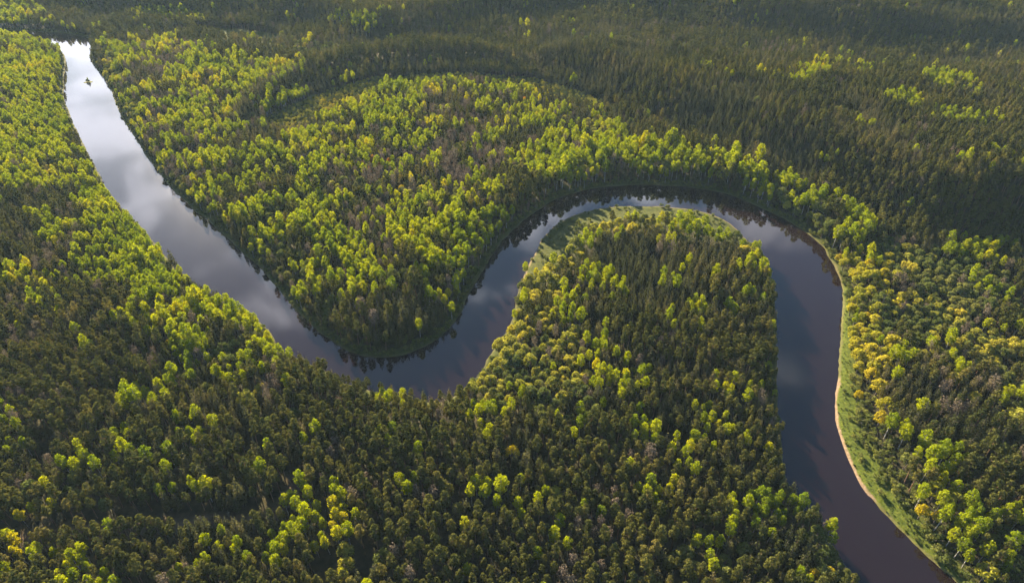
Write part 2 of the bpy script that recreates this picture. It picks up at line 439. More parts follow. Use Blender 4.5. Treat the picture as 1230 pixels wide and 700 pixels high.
for ki, (kind, (fn, Ht, targs, bk, lf, nv)) in enumerate(SPEC.items()):
    PROTO[kind] = []
    for v in range(nv):
        r = np.random.default_rng(100 * ki + v)
        cV, cQ = fn(r, Ht)
        tV, tQ = trunk(r, Ht, *targs)
        crown = mesh_np(kind + '_crown', cV, cQ, [M[lf]])
        trk = mesh_np(kind + '_trunk', tV, tQ, [M[bk]], smooth=True)
        whole = mesh_np(kind + '_whole', np.vstack([cV, tV]), np.vstack([cQ, tQ + len(cV)]), [M[lf], M[bk]],
                        np.concatenate([np.zeros(len(cQ)), np.ones(len(tQ))]))
        PROTO[kind].append((trk, crown, whole))

# ------------------------------------------------------------------ where each kind grows (places read off the photograph, as ground positions)
# cx, cy, rx, ry, tilt degrees, (birch, willow, alder, bare, spruce share of the conifers), strength
B = [
 # ---- whole west bank
 (0, 160, 95, 170, 0, (.78, .03, .05, .03, .5), 1),
 (40, 75, 50, 45, 0, (.72, .03, .12, .03, .5), 1),
 (40, 275, 110, 45, 8, (.10, 0, .02, .12, .5), 1),
 (120, 215, 26, 60, 25, (.75, .05, .0, .05, .5), .9),
 (150, 275, 62, 24, 40, (.92, .05, 0, 0, .5), 1),
 (60, 345, 75, 22, -22, (.62, 0, 0, .02, .3), .9),
 (130, 312, 80, 24, 22, (.74, 0, 0, .03, .3), .9),
 (190, 338, 70, 30, 30, (.92, 0, 0, .02, .3), 1),
 (275, 380, 62, 34, 15, (.95, 0, .02, .02, .3), 1),
 (205, 400, 85, 36, 15, (.68, 0, .05, .03, .2), .9),
 (190, 440, 110, 30, 5, (.34, 0, .04, .03, .2), .9),
 (232, 318, 55, 12, 38, (.12, .05, 0, .04, .9), .9),
 (300, 420, 60, 25, 20, (.22, 0, .1, .03, .4), .9),
 # ---- foreground
 (60, 480, 130, 75, 0, (.06, 0, .01, .03, .1), .9),
 (175, 480, 60, 18, 20, (.4, 0, 0, 0, .1), .7),
 (135, 545, 70, 24, 0, (.18, 0, 0, 0, .1), .8),
 (385, 612, 55, 22, 18, (.62, 0, .03, .03, .2), 1),
 (362, 570, 8, 30, 10, (.7, 0, 0, 0, .2), 1),
 (330, 645, 80, 20, -12, (.42, 0, .02, .02, .2), 1),
 (470, 480, 25, 18, 0, (.42, 0, 0, 0, .1), .8),
 (600, 500, 25, 25, 0, (.25, 0, 0, 0, .1), .6),
 (480, 640, 40, 18, 0, (.22, 0, 0, 0, .1), .8),
 (565, 668, 50, 24, 0, (.48, 0, .0, .03, .1), .8),
 (660, 500, 25, 14, 20, (.42, 0, 0, 0, .2), .9),
 (700, 560, 28, 12, 35, (.5, 0, 0, 0, .2), .9),
 (712, 606, 28, 14, 30, (.68, 0, 0, 0, .2), .9),
 (765, 535, 42, 34, -10, (.62, 0, 0, .03, .2), .9),
 (800, 585, 50, 20, -20, (.52, 0, 0, .03, .2), .8),
 (770, 660, 50, 18, 0, (.25, 0, 0, .03, .2), .8),
 (842, 545, 45, 24, 12, (.68, 0, .05, 0, .2), .9),
 (915, 602, 75, 14, 8, (.78, 0, .05, .02, .3), 1),
 (1005, 640, 22, 30, 30, (.6, .03, .25, .1, .3), 1),
 (900, 660, 110, 35, 0, (.12, .02, .38, .06, .5), .9),
 (985, 690, 35, 15, 0, (.62, .1, .1, 0, .3), .9),
 (930, 520, 25, 60, 0, (.10, .02, .12, .08, .5), .8),
 # ---- loop
 (790, 360, 145, 95, 0, (.17, 0, .01, .02, .62), 1),
 (740, 325, 38, 12, 15, (.5, 0, .02, 0, .5), .8),
 (790, 335, 30, 12, 0, (.42, 0, .02, 0, .5), .8),
 (700, 350, 30, 22, -50, (.35, .05, .02, 0, .5), .8),
 (760, 400, 25, 30, 0, (.25, .0, .02, 0, .5), .7),
 (730, 440, 60, 22, 0, (.28, .05, .1, .05, .4), .8),
 (915, 375, 18, 25, 0, (.35, .0, .02, .03, .5), .7),
 (650, 350, 30, 66, -20, (.30, .64, .03, 0, .5), 1),
 (688, 292, 50, 12, -35, (.42, .5, .04, 0, .5), 1),
 (745, 266, 45, 10, -5, (.45, .45, .04, 0, .5), 1),
 (830, 268, 75, 10, 10, (.75, .18, .04, 0, .5), 1),
 (905, 300, 14, 28, -35, (.72, .15, .04, 0, .5), 1),
 (932, 335, 8, 22, -20, (.55, .1, .1, 0, .5), .8),
 (675, 382, 26, 12, -15, (.82, .05, .02, 0, .5), .9),
 (610, 425, 62, 45, -20, (.06, .78, .10, .02, .5), 1),
 (665, 425, 60, 38, 0, (.12, .50, .24, .04, .5), 1),
 (600, 455, 60, 10, 0, (.12, .62, .1, .04, .5), .9),
 (690, 480, 60, 16, 0, (.15, .20, .30, .14, .4), .7),
 (420, 450, 50, 10, 0, (.12, .12, .1, .05, .3), .6),
 # ---- headland
 (400, 230, 240, 130, 15, (.48, .03, .10, .10, .5), 1),
 (200, 120, 75, 75, 0, (.50, .02, .08, .10, .7), 1),
 (165, 100, 40, 60, -30, (.22, .02, .05, .22, .8), 1),
 (135, 70, 14, 30, -15, (.25, .45, .12, .02, .5), 1),
 (150, 120, 14, 55, -30, (.20, .18, .35, .05, .5), .9),
 (320, 100, 110, 35, 10, (.66, .02, .06, .05, .6), 1),
 (440, 90, 85, 16, -8, (.05, 0, 0, 0, .8), 1),
 (330, 145, 50, 12, -28, (.10, 0, 0, 0, .8), 1),
 (470, 120, 110, 22, -6, (.62, .02, .05, .04, .5), .9),
 (600, 125, 100, 26, 8, (.42, .02, .05, .12, .7), 1),
 (590, 155, 70, 30, 20, (.15, .02, .02, .30, .6), 1),
 (560, 190, 60, 28, 0, (.22, .02, .02, .50, .5), .9),
 (440, 200, 45, 22, 0, (.30, .02, .02, .46, .3), .9),
 (430, 222, 40, 14, 0, (.12, .16, .05, .50, .2), .9),
 (500, 150, 40, 15, 0, (.55, .02, .05, .10, .2), .9),
 (690, 185, 75, 34, -12, (.82, .06, .03, .06, .4), 1),
 (735, 150, 38, 20, 15, (.28, .46, .18, .02, .4), .9),
 (780, 178, 35, 14, 10, (.45, .32, .12, .02, .4), .9),
 (480, 385, 60, 42, 0, (.12, 0, .05, .06, .6), 1),
 (430, 350, 60, 22, 10, (.45, 0, .05, .04, .5), .9),
 (560, 345, 22, 55, -30, (.14, .01, .45, .06, .5), .8),
 (540, 290, 35, 40, 0, (.86, 0, .05, 0, .4), .9),
 (330, 300, 40, 75, 45, (.40, .02, .30, .06, .5), .7),
 (210, 205, 18, 60, 38, (.15, .04, .55, .10, .5), .8),
 # ---- north bank ribbon
 (800, 195, 60, 14, 5, (.84, .06, .05, .02, .5), 1),
 (880, 205, 65, 15, 14, (.9, .03, .04, .0, .5), 1),
 (980, 242, 75, 15, 26, (.88, .03, .04, .02, .5), 1),
 (940, 235, 70, 10, 22, (.6, .03, .20, .02, .5), .8),
 (985, 265, 45, 14, 28, (.25, .04, .52, .04, .5), .9),
 # ---- east side
 (1120, 370, 110, 75, 0, (.05, .14, .62, .08, .4), 1),
 (1200, 300, 85, 14, 8, (.78, .03, .1, .0, .4), 1),
 (1080, 305, 45, 24, 20, (.08, .10, .60, .12, .4), .9),
 (1030, 345, 24, 45, -5, (.02, .92, .04, 0, .4), 1),
 (1048, 325, 22, 22, 0, (.03, .80, .12, 0, .4), 1),
 (1042, 430, 22, 75, 5, (.03, .90, .04, 0, .4), 1),
 (1062, 500, 22, 30, 20, (.10, .78, .06, 0, .4), 1),
 (1106, 572, 85, 20, 57, (.30, .58, .06, 0, .3), 1),
 (1155, 655, 40, 22, 50, (.50, .38, .06, 0, .3), 1),
 (1085, 445, 18, 35, 0, (.62, .12, .18, 0, .4), .9),
 (1150, 400, 60, 30, 10, (.06, .44, .40, .06, .4), .9),
 (1210, 420, 40, 22, 0, (.06, .36, .5, .04, .4), .9),
 (1150, 500, 95, 70, 25, (.06, .02, .05, .05, .45), 1),
 (1125, 455, 25, 14, 0, (.25, .30, .05, .05, .1), .8),
 (1225, 480, 25, 28, 0, (.3, .3, .2, 0, .3), .9),
 (1120, 560, 35, 30, 30, (.50, .05, .12, .04, .3), .9),
 (1140, 615, 60, 22, 30, (.60, .22, .1, 0, .3), 1),
 (1180, 650, 60, 35, 20, (.28, .08, .36, .03, .4), .8),
 # ---- upland
 (965, 82, 48, 9, -12, (.52, .02, .02, 0, .5), .9),
 (1150, 95, 42, 12, 12, (.72, .02, .02, 0, .5), 1),
 (1085, 115, 28, 8, 5, (.5, .02, .02, 0, .5), .9),
 (1175, 135, 50, 13, 10, (.42, .02, .02, 0, .5), .9),
 (1035, 80, 14, 7, 0, (.4, 0, 0, 0, .5), .8),
 (835, 148, 30, 8, 0, (.3, 0, .1, 0, .5), .8),
 (930, 150, 12, 8, 0, (.5, 0, .1, 0, .5), .8),
 (1210, 190, 50, 30, 0, (.06, 0, .1, .12, .6), .7),
 (205, 14, 45, 8, 5, (.45, .02, .1, .0, .5), .9),
 (430, 20, 45, 7, 5, (.6, .0, .1, 0, .5), .9),
 (520, 66, 24, 5, 0, (.5, .1, .1, 0, .5), .9),
 (200, 55, 60, 10, 0, (.35, .05, .2, .12, .5), .8),
 (370, 55, 60, 10, 10, (.10, .10, .5, .05, .5), .9),
 (960, 280, 26, 12, 30, (.1, .05, .6, .05, .5), .6),
 (870, 215, 90, 8, 12, (.35, .03, .45, .03, .5), .5),
]
BASE = np.array([.085, .002, .02, .03, .25])
UP = np.array([.022, .001, .008, .022, .45])

def weights(px, py, upland):
    W = np.where(upland[:, None], UP, BASE)
    for cx, cy, rx, ry, tilt, w, s in B:
        c, sn = math.cos(R(tilt)), math.sin(R(tilt))
        dx = px - cx; dy = py - cy
        a = (dx * c + dy * sn) / rx; b = (-dx * sn + dy * c) / ry
        q = np.sqrt(a * a + b * b)
        k = (s * (1 - sstep(.72, 1.22, q)))[:, None]
        W = W * (1 - k) + np.array(w) * k
    return W

# ------------------------------------------------------------------ scatter
STEP = 1.9
ax = np.arange(-860, 860, STEP); ay = np.arange(95, 1180, STEP)
PX, PY = np.meshgrid(ax, ay); PX = PX.ravel() + rng.uniform(-1, 1, PX.size); PY = PY.ravel() + rng.uniform(-1, 1, PY.size)
lim = .76 * (PY * ct + H * st) + 45
keep = np.abs(PX) < lim
PX, PY = PX[keep], PY[keep]
PZ, D, PL, FR = terrain(PX, PY, True)
ipx, ipy, dep = proj(PX, PY, PZ + 10)
upl = (PL > 0) | (FR > 0) | ((ipy < 75))
wb = (fnoise(PX, PY, 45, 77) - .5) * 12
upf = (PL > -8) & (PL < 38) & (ipx > 560)
W = weights(ipx + wb, ipy + (fnoise(PX, PY, 45, 78) - .5) * 6, upl)
W[upf] = W[upf] * .35; W[upf, 4] = .6
GE = sdf(PX, PY, GRASS_EAST); GP = sdf(PX, PY, GRASS_PEN); YG = sdf(PX, PY, YOUNG); MD = sdf(PX, PY, MEADOW); PO = sdf(PX, PY, POND)
TG = sdf(PX, PY, TONGUE)
TR = dist_line(PX, PY, TRACK)
CR = np.minimum(dist_line(PX, PY, CREEK), dist_line(PX, PY, CREEK2))
def ranked(seed, scale, mix):
    q = vnoise(PX, PY, scale, seed) * mix + rng.uniform(0, 1, len(PX)) * (1 - mix)
    o = np.empty(len(q)); o[np.argsort(q)] = np.linspace(0, 1, len(q)); return o
qb = ranked(41, 15, .62); qw = ranked(42, 22, .5); qa = ranked(43, 25, .5); qe = ranked(44, 20, .5); qs = ranked(45, 40, .6)
NAMES = ['pine', 'spruce', 'birch', 'willow', 'alder', 'bare', 'bush', 'gold_willow']
kind = np.where(qs < W[:, 4], 1, 0)
rest = np.clip(1 - W[:, 0], .02, 1)
isw = qw < W[:, 1] / rest
isa = qa < W[:, 2] / np.clip(rest - W[:, 1], .02, 1)
ise = qe < W[:, 3] / np.clip(rest - W[:, 1] - W[:, 2], .02, 1)
kind = np.where(ise, 5, kind); kind = np.where(isa, 4, kind); kind = np.where(isw, np.where((ipx > 985) & (ipx < 1080 + np.maximum(ipy - 450, 0) * .62), 7, 3), kind); kind = np.where(qb < W[:, 0], 2, kind)
size = (1 + .26 * (rng.uniform(0, 1, len(PX)) > .91)) * np.where(kind == 3, 1.08, np.where(kind == 7, 1.22, 1)) + (fnoise(PX, PY, 50, 55) - .5) * .5 + rng.uniform(-.16, .16, len(PX))
rib = sdf(PX, PY, G([(640, 262), (690, 226), (740, 215), (830, 218), (900, 234), (960, 262), (1000, 300), (1050, 290), (1000, 240), (900, 200), (820, 180), (700, 185), (600, 240)], 5))
size = size * (1 + .38 * (1 - sstep(-6, 10, rib)))
bd = (PX < 60) & (D < 45) & (ipx > 160) & (ipy > 230) & (ipx < 640) & (ipy < 430)
size = size * np.where(bd, 1.15, 1)
farup = ((PL > 10) | (FR > 10)) & (PY > 480)
size = size * np.where(farup, .84, 1)
# water's edge: bushes, then shorter trees
near = D < 7
size = size * np.where(kind != 6, .8 + .2 * sstep(2, 14, D), 1)
kind = np.where(D < 2.8 + rng.uniform(-1.5, 2.0, len(PX)), 6, kind)
nearcam = ((ipx < 560) & (ipy > 240) & (PX < -30) & (D < 9)) | ((ipx > 900) & (ipy > 320) & (ipx < 1060) & (GE > 12))
# young growth
yg = YG < 0
kind = np.where(yg, np.where(rng.uniform(0, 1, len(PX)) < .6, 3, 4), kind); size = np.where(yg, rng.uniform(.35, .62, len(PX)), size)
ingrass = (GE < 0) | (GP < 0)
kind = np.where(ingrass, 6, kind)
size = np.where(kind == 6, np.where(yg, size, rng.uniform(.5, 1.35, len(PX))), size)
tg = TG < 2
kind = np.where(tg & (kind > 1) & (rng.uniform(0, 1, len(PX)) < .85), 1, kind); size = np.where(tg & (kind < 2), np.maximum(size, 1.08), size)
RAD = np.array([1.8, 1.7, 2.05, 2.55, 2.5, 1.9, 1.2, 2.5])
rad = RAD[kind] * np.where(kind == 6, size, np.clip(size, .4, 1.3))
ok = (D > 1.0) & (TR > 4.5) & (CR > 6) & (PO > 1) & (MD > 0)
dens = np.ones(len(PX))
tuft = (GE < 0) & (rng.uniform(0, 1, len(PX)) < np.where(ipy > 560, .72, .88))
size = np.where(tuft, rng.uniform(.16, .42, len(PX)), size); rad = np.where(tuft, .7, rad)
dens = np.where(GE < 0, .62, dens)
# rows of low scrub between the grass and the trees on the east bank
scrub = sdf(PX, PY, SCRUB) < 0
kind = np.where(scrub & (rng.uniform(0, 1, len(PX)) < .93), 6, kind)
size = np.where(scrub & (kind == 6), rng.uniform(.7, 1.7, len(PX)), size); rad = np.where(scrub & (kind == 6), 1.05 * size, rad)
dens = np.where(scrub, .95, dens)
dens = np.where(GP < -1.5, .07, dens)
ok &= rng.uniform(0, 1, len(PX)) < dens
ok &= ~((vnoise(PX, PY, 15, 91) > .85) & (kind < 2) & (D > 20))
# the lit pine stand south of the big birch clump is thinner

# hand-placed trees: px, py (crown centre), kind, size, label
LAND = [
 (615, 541, 'golden', 1.15, 'large round golden-yellow tree standing alone among dark foreground pines'),
 (203, 411, 'golden', .95, 'broad orange-gold tree just below the bright birch stand on the west bank'),
 (222, 373, 'golden', .62, 'small yellow-gold tree inside the bright birch stand on the west bank'),
 (303, 409, 'orange', .8, 'tan-orange tree at the river edge of the birch stand on the west bank'),
 (773, 632, 'orange', .75, 'faded orange tree among dark pines, right of centre near the bottom'),
 (1122, 417, 'golden', .6, 'small orange-gold tree behind the willow row on the east bank'),
 (184, 123, 'orange', .85, 'single reddish-orange tree in the woods right of the upper river'),
 (325, 78, 'orange', .95, 'orange-tinted tree at the far edge of the headland forest'),
 (340, 80, 'orange', .9, 'second orange-tinted tree at the far edge, right of a taller one'),
 (518, 146, 'golden', .85, 'yellow tree left of its twin amid the headland birches'),
 (531, 150, 'golden', .95, 'yellow tree right of its twin amid the headland birches'),
 (555, 146, 'orange', .9, 'brownish-orange tree beside the pair of yellow headland trees'),
 (630, 120, 'orange', .9, 'pale orange tree near the old channel on the headland'),
 (436, 196, 'orange', .85, 'orange tree at the left edge of the orange cluster on the headland'),
 (447, 190, 'orange', .9, 'topmost orange tree in the orange cluster on the headland'),
 (456, 199, 'orange', .95, 'orange tree in the middle of the orange cluster on the headland'),
 (444, 204, 'orange', .85, 'lowest orange tree in the orange cluster on the headland'),
 (467, 193, 'orange', .8, 'orange tree at the right edge of the orange cluster on the headland'),
 (482, 225, 'golden', .9, 'golden-yellow tree above the middle of the headland, left one'),
 (516, 218, 'golden', .85, 'golden-yellow tree right of another one in the headland middle'),
 (475, 231, 'golden', .7, 'small golden tree in front of a bigger golden one on the headland'),
 (490, 166, 'golden', .6, 'small yellow tree left of the twin yellow trees on the headland'),
 (1045, 315, 'golden', 1.1, 'big golden tree at the upper end of the east bank willow row'),
 (1008, 308, 'golden', .7, 'small golden tree alone on the shore at the river bend'),
 (1042, 378, 'golden', .85, 'orange-gold tree in the willow row beside the grassy east bank'),
 (1060, 498, 'golden', 1.0, 'bright golden tree at the lower end of the willow row'),
 (1033, 520-48, 'golden', .75, 'golden tree closest to the grass in the willow row'),
 (1078, 356, 'golden', .6, 'small gold-topped tree behind the willow row'),
 (1110, 610, 'golden', .9, 'orange-gold tree in the birch line above the southern scrub'),
 (1127, 618, 'golden', .75, 'smaller gold tree right of the orange-gold one above the scrub'),
 (978, 688, 'golden', .8, 'golden-orange tree at the bottom edge on the river bank'),
 (998, 685, 'golden', .75, 'golden tree at the bottom edge, right of its twin'),
 (1000, 629, 'birch', 1.1, 'tall bright birch leaning over the river near the bottom'),
 (127, 74, 'golden', .8, 'gold tree on the shore at the far end of the river'),
 (133, 62, 'golden', .75, 'farther gold tree on the shore by the upper river'),
 (144, 86, 'golden', .6, 'third gold tree along the upper river shore'),
 (203, 304, 'spruce', 1.25, 'tall dark spruce sticking out over the river on the west bank'),
 (1171, 338, 'willow', .7, 'round pale tree standing alone in the dark alder woods'),
 (722, 679, 'bare', 1.0, 'brown bare-looking tree among the bottom edge pines'),
]
lx, ly = [], []
for (a, b, k, s, lab) in LAND:
    h = SPEC[k][1] * s * .72 + 3
    for _ in range(4):
        x, y = g(a, b, h); h = float(terrain([x], [y])[0]) + SPEC[k][1] * s * .72
    lx.append(x); ly.append(y)
lx, ly = np.array(lx), np.array(ly)
for x, y, (_, _, k, s, _) in zip(lx, ly, LAND):
    ok &= np.hypot(PX - x, PY - y) > (2.6 if k in ('birch', 'spruce', 'orange', 'bare') else 3.6) * s
    # nothing tall right in front
order = rng.permutation(np.nonzero(ok)[0])
SCD = sdf(PX, PY, SCRUB)
under = np.nonzero((((SCD < 16) & (SCD > -1)) | ((D < 13) & (ipy > 150))) & (D > 1.2) & (GE > 0) & (GP > -2) & (kind != 6) & (rng.uniform(0, 1, len(PX)) < .7))[0]
under_set = set(rng.permutation(under).tolist())
order = np.concatenate([order, np.array(sorted(under_set, key=lambda q: (q * 7919) % 10007), int)])
nfirst = len(order) - len(under_set)
cell = {}
chosen = []
CS = 4.0
lX = PX.tolist(); lY = PY.tolist(); lR = rad.tolist()
taken = set()
for oi_, i in enumerate(order.tolist()):
    if oi_ >= nfirst:
        if i in taken: continue
        lR[i] = .45
    x, y, r_ = lX[i], lY[i], lR[i]
    cx, cy = int(x // CS), int(y // CS)
    bad = False
    for u in (-1, 0, 1):
        for v in (-1, 0, 1):
            for (a, b, rr) in cell.get((cx + u, cy + v), ()):
                m = (r_ + rr)
                if (a - x) ** 2 + (b - y) ** 2 < m * m * .74:
                    bad = True; break
            if bad: break
        if bad: break
    if not bad:
        cell.setdefault((cx, cy), []).append((x, y, r_)); chosen.append(i); taken.add(i)
        if oi_ >= nfirst:
            kind[i] = 6; size[i] = random.uniform(.6, 1.35)
chosen = np.array(chosen)
print('TREES', len(chosen), {NAMES[k]: int((kind[chosen] == k).sum()) for k in range(8)})

tx, ty, tz, tk, tsz = PX[chosen], PY[chosen], PZ[chosen], kind[chosen], size[chosen]
hts = np.array([SPEC[n][1] for n in NAMES])[tk] * tsz
qx, qy, qd = proj(tx, ty, tz + hts * .8)
inview = (qx > 4) & (qx < 1226) & (qy > 4) & (qy < 694)
rotz = rng.uniform(0, 6.283, len(tx)); tilt = rng.normal(0, .035, (len(tx), 2))
widen = rng.uniform(.88, 1.14, len(tx))
var = rng.integers(0, 100, len(tx))

# ------------------------------------------------------------------ single trees
TITLE = {'pine': ('pine_tree', 'pine tree', 'olive-dark pine'), 'spruce': ('spruce_tree', 'spruce tree', 'dark pointed spruce'),
         'birch': ('birch_tree', 'birch tree', 'bright yellow-green birch'), 'willow': ('willow_tree', 'willow tree', 'billowy pale gold-green willow'),
         'gold_willow': ('willow_tree', 'willow tree', 'golden-yellow willow'),
         'alder': ('alder_tree', 'alder tree', 'rounded dull green alder'), 'bare': ('leafless_tree', 'leafless tree', 'greyish brown barely leafed tree'),
         'bush': ('riverside_bush', 'bush', 'low green bush')}
def stand(px, py, d, k):
    if k == 'bush':
        if px > 1080: return 'on the sunlit scrubby lower east bank'
        if px > 980: return 'on the bright grass strip, east bank'
        if px < 200: return 'by the upper river'
        if px < 600: return 'at the foot of the headland shore'
        return 'along the water of the river loop'
    if px > 1150 and py > 330: return 'at the far right, east bank woods'
    if px > 1050 and py > 540: return 'above the scrub at the lower right'
    if px > 1000 and py > 260: return 'behind the grass of the east bank'
    if px > 860 and py > 560: return 'along the lower bend, near bank'
    if py > 640: return 'in the front rows, ' + ('under the birch clump' if px < 430 else 'near the bottom middle' if px < 640 else 'below the scattered birches')
    if py > 470:
        if px < 180: return 'in the dense stand, lower left'
        if px < 400: return 'above the dark forest track'
        if px < 600: return 'in the middle of the near forest'
        if px < 740: return 'around the lone golden tree'
        return 'in the near forest left of the lower river'
    if px < 430 and py > 230: return 'on the west bank, long river arm'
    if px < 160: return 'at the upper left by the river start'
    if 530 < px < 960 and py > 240: return 'inside the river loop'
    if py < 110: return 'on the far upland'
    if px < 640: return 'on the headland between the river arms'
    return 'behind the outer shore of the loop'
def sizeword(s):
    return 'small' if s < .86 else 'tall' if s > 1.08 else 'medium-sized'
def make_tree(k, v, x, y, z, s, w, rz, tl, label, group):
    nm, cat, _ = TITLE.get(k, (None, None, None))
    if k == 'golden': nm, cat = 'golden_tree', 'yellow tree'
    if k == 'orange': nm, cat = 'orange_tree', 'orange tree'
    if len(label.split()) > 16: print('LONG', label)
    trk, crown, _w = PROTO[k][v % len(PROTO[k])]
    e = bpy.data.objects.new(nm, None); e.empty_display_size = .5
    COL.objects.link(e)
    e.location = (x, y, z); e.rotation_euler = (tl[0], tl[1], rz); e.scale = (s * w, s * w, s)
    e['label'] = label; e['category'] = cat
    if group: e['group'] = group
    for pn, me in (('trunk', trk), ('crown', crown)):
        c = bpy.data.objects.new(pn, me); COL.objects.link(c); c.parent = e
    return e
single = np.zeros(len(tx), bool)
CAP = {0: 290, 1: 290, 2: 290, 3: 280, 4: 200, 5: 120, 6: 200, 7: 140}
for ki in range(8):
    cand = np.nonzero((tk == ki) & inview)[0]
    big = hts[cand] / qd[cand] if ki != 6 else tsz[cand] / qd[cand]
    pick = cand[np.argsort(-big)][:CAP[ki]]
    single[pick] = True
    n = NAMES[ki]
    for i in pick:
        st_ = stand(qx[i], qy[i], qd[i], n)
        sw = sizeword(tsz[i])
        make_tree(n, int(var[i]), tx[i], ty[i], tz[i] - .05, tsz[i], widen[i], rotz[i], tilt[i],
                  f'{sw} {TITLE[n][2]} {st_}', f'{sw} {TITLE[n][1]}s {st_}')
lz = terrain(lx, ly)
for i, (a, b, k, s, lab) in enumerate(LAND):
    make_tree(k, i, lx[i], ly[i], lz[i] - .05, s, 1.0, i * 1.7, (0, 0), lab, None)
for j, (dx, dy, s) in enumerate([(-1.2, .4, 1.15), (1.1, -.2, 1.0), (.1, .8, .34)]):
    x, y = ISLET[0] + dx, ISLET[1] + dy
    make_tree('birch' if j == 2 else 'bush', j, x, y, float(terrain([x], [y])[0]) - .05, s, 1.0, j, (0, 0),
              ['left bush on the tiny islet in the upper river', 'right bush on the tiny islet in the upper river', 'young yellow-green birch standing on the tiny river islet'][j], None)

# ------------------------------------------------------------------ the rest of the forest: one object per kind, instanced by geometry nodes
def forest(name, kinds_idx, label, cat, extra=None):
    sel = np.nonzero(np.isin(tk, kinds_idx) & ~single)[0]
    n = NAMES[kinds_idx[0]]
    pc = bpy.data.collections.new(name + '_kinds')
    for v, (_, _, whole) in enumerate(PROTO[n]):
        o = bpy.data.objects.new('%s_variant_%d' % (n, v), whole); pc.objects.link(o)
    me = bpy.data.meshes.new(name)
    me.vertices.add(len(sel))
    me.vertices.foreach_set('co', np.column_stack([tx[sel], ty[sel], tz[sel] - .05]).astype(np.float32).ravel())
    a = me.attributes.new('tree_scale', 'FLOAT_VECTOR', 'POINT')
    a.data.foreach_set('vector', np.column_stack([tsz[sel] * widen[sel], tsz[sel] * widen[sel], tsz[sel]]).astype(np.float32).ravel())
    a = me.attributes.new('tree_turn', 'FLOAT_VECTOR', 'POINT')
    a.data.foreach_set('vector', np.column_stack([tilt[sel, 0], tilt[sel, 1], rotz[sel]]).astype(np.float32).ravel())
    a = me.attributes.new('tree_kind', 'INT', 'POINT')
    a.data.foreach_set('value', (var[sel] % len(PROTO[n])).astype(np.int32))
    o = link(name, me, kind='stuff', label=label, category=cat)
    ng = bpy.data.node_groups.new(name, 'GeometryNodeTree')
    ng.interface.new_socket('Geometry', in_out='INPUT', socket_type='NodeSocketGeometry')
    ng.interface.new_socket('Geometry', in_out='OUTPUT', socket_type='NodeSocketGeometry')
    N, L = ng.nodes, ng.links
    gi = N.new('NodeGroupInput'); go = N.new('NodeGroupOutput')
    ci = N.new('GeometryNodeCollectionInfo'); ci.inputs['Collection'].default_value = pc
    ci.inputs['Separate Children'].default_value = True; ci.inputs['Reset Children'].default_value = True
    ip = N.new('GeometryNodeInstanceOnPoints'); ip.inputs['Pick Instance'].default_value = True
    def at(nm, ty):
        x = N.new('GeometryNodeInputNamedAttribute'); x.data_type = ty; x.inputs['Name'].default_value = nm; return x.outputs['Attribute']
    L.new(gi.outputs[0], ip.inputs['Points']); L.new(ci.outputs[0], ip.inputs['Instance'])
    L.new(at('tree_kind', 'INT'), ip.inputs['Instance Index'])
    L.new(at('tree_turn', 'FLOAT_VECTOR'), ip.inputs['Rotation']); L.new(at('tree_scale', 'FLOAT_VECTOR'), ip.inputs['Scale'])
    L.new(ip.outputs[0], go.inputs[0])
    md = o.modifiers.new('forest', 'NODES'); md.node_group = ng
forest('pine_forest', [0], 'dark olive pine forest stretching from the river into the distance', 'forest')
forest('spruce_forest', [1], 'dark spruce forest covering the far upland and the loop', 'forest')
forest('birch_woods', [2], 'bright yellow-green birch woods in patches on both banks', 'forest')
forest('willow_woods', [3], 'pale gold-green willow woods along the river bends', 'forest')
forest('golden_willow_woods', [7], 'golden-yellow willow belt behind the grassy east bank', 'forest')
forest('alder_woods', [4], 'dull green rounded alder woods on the low ground', 'forest')
forest('leafless_woods', [5], 'greyish brown barely leafed woods on the headland', 'forest')
forest('shrubbery', [6], 'low green shrubbery along the shores and in the old channel', 'shrubs')

# ------------------------------------------------------------------ haze
hzm, nt, nd, lk = new_mat('haze_air')
out = nd.new('ShaderNodeOutputMaterial'); pv = nd.new('ShaderNodeVolumePrincipled')
pv.inputs['Color'].default_value = (.50, .72, .95, 1)
pv.inputs['Density'].default_value = .000032
pv.inputs['Anisotropy'].default_value = .1
lk.new(pv.outputs[0], out.inputs['Volume'])
x0, x1, y0, y1, z0, z1 = -9300, 9300, -4300, 12400, -6, 262
hv = np.array([(x, y, z) for z in (z0, z1) for y in (y0, y1) for x in (x0, x1)], float)
hq = [(0, 2, 3, 1), (4, 5, 7, 6), (0, 1, 5, 4), (2, 6, 7, 3), (0, 4, 6, 2), (1, 3, 7, 5)]
link('haze', mesh_np('haze', hv, hq, [hzm]), kind='stuff', label='thin bluish air over the whole forest', category='haze')

# ------------------------------------------------------------------ light
SUN_EL, SUN_AZ = 21.0, 27.0      # elevation; degrees left of straight ahead
w = bpy.data.worlds.new('World'); sc.world = w; w.use_nodes = True
nt = w.node_tree; nd, lk = nt.nodes, nt.links; nd.clear()
out = nd.new('ShaderNodeOutputWorld'); bg = nd.new('ShaderNodeBackground'); bg.inputs['Strength'].default_value = .05
sky = nd.new('ShaderNodeTexSky'); sky.sky_type = 'NISHITA'; sky.sun_disc = False
sky.sun_elevation = R(SUN_EL); sky.sun_rotation = R(-SUN_AZ); sky.air_density = 1.0; sky.dust_density = .35; sky.ozone_density = 3.0
tc = nd.new('ShaderNodeTexCoord'); sp = nd.new('ShaderNodeSeparateXYZ'); lk.new(tc.outputs['Generated'], sp.inputs[0])
mz = nd.new('ShaderNodeMath'); mz.operation = 'MAXIMUM'; mz.inputs[1].default_value = .04; lk.new(sp.outputs[2], mz.inputs[0])
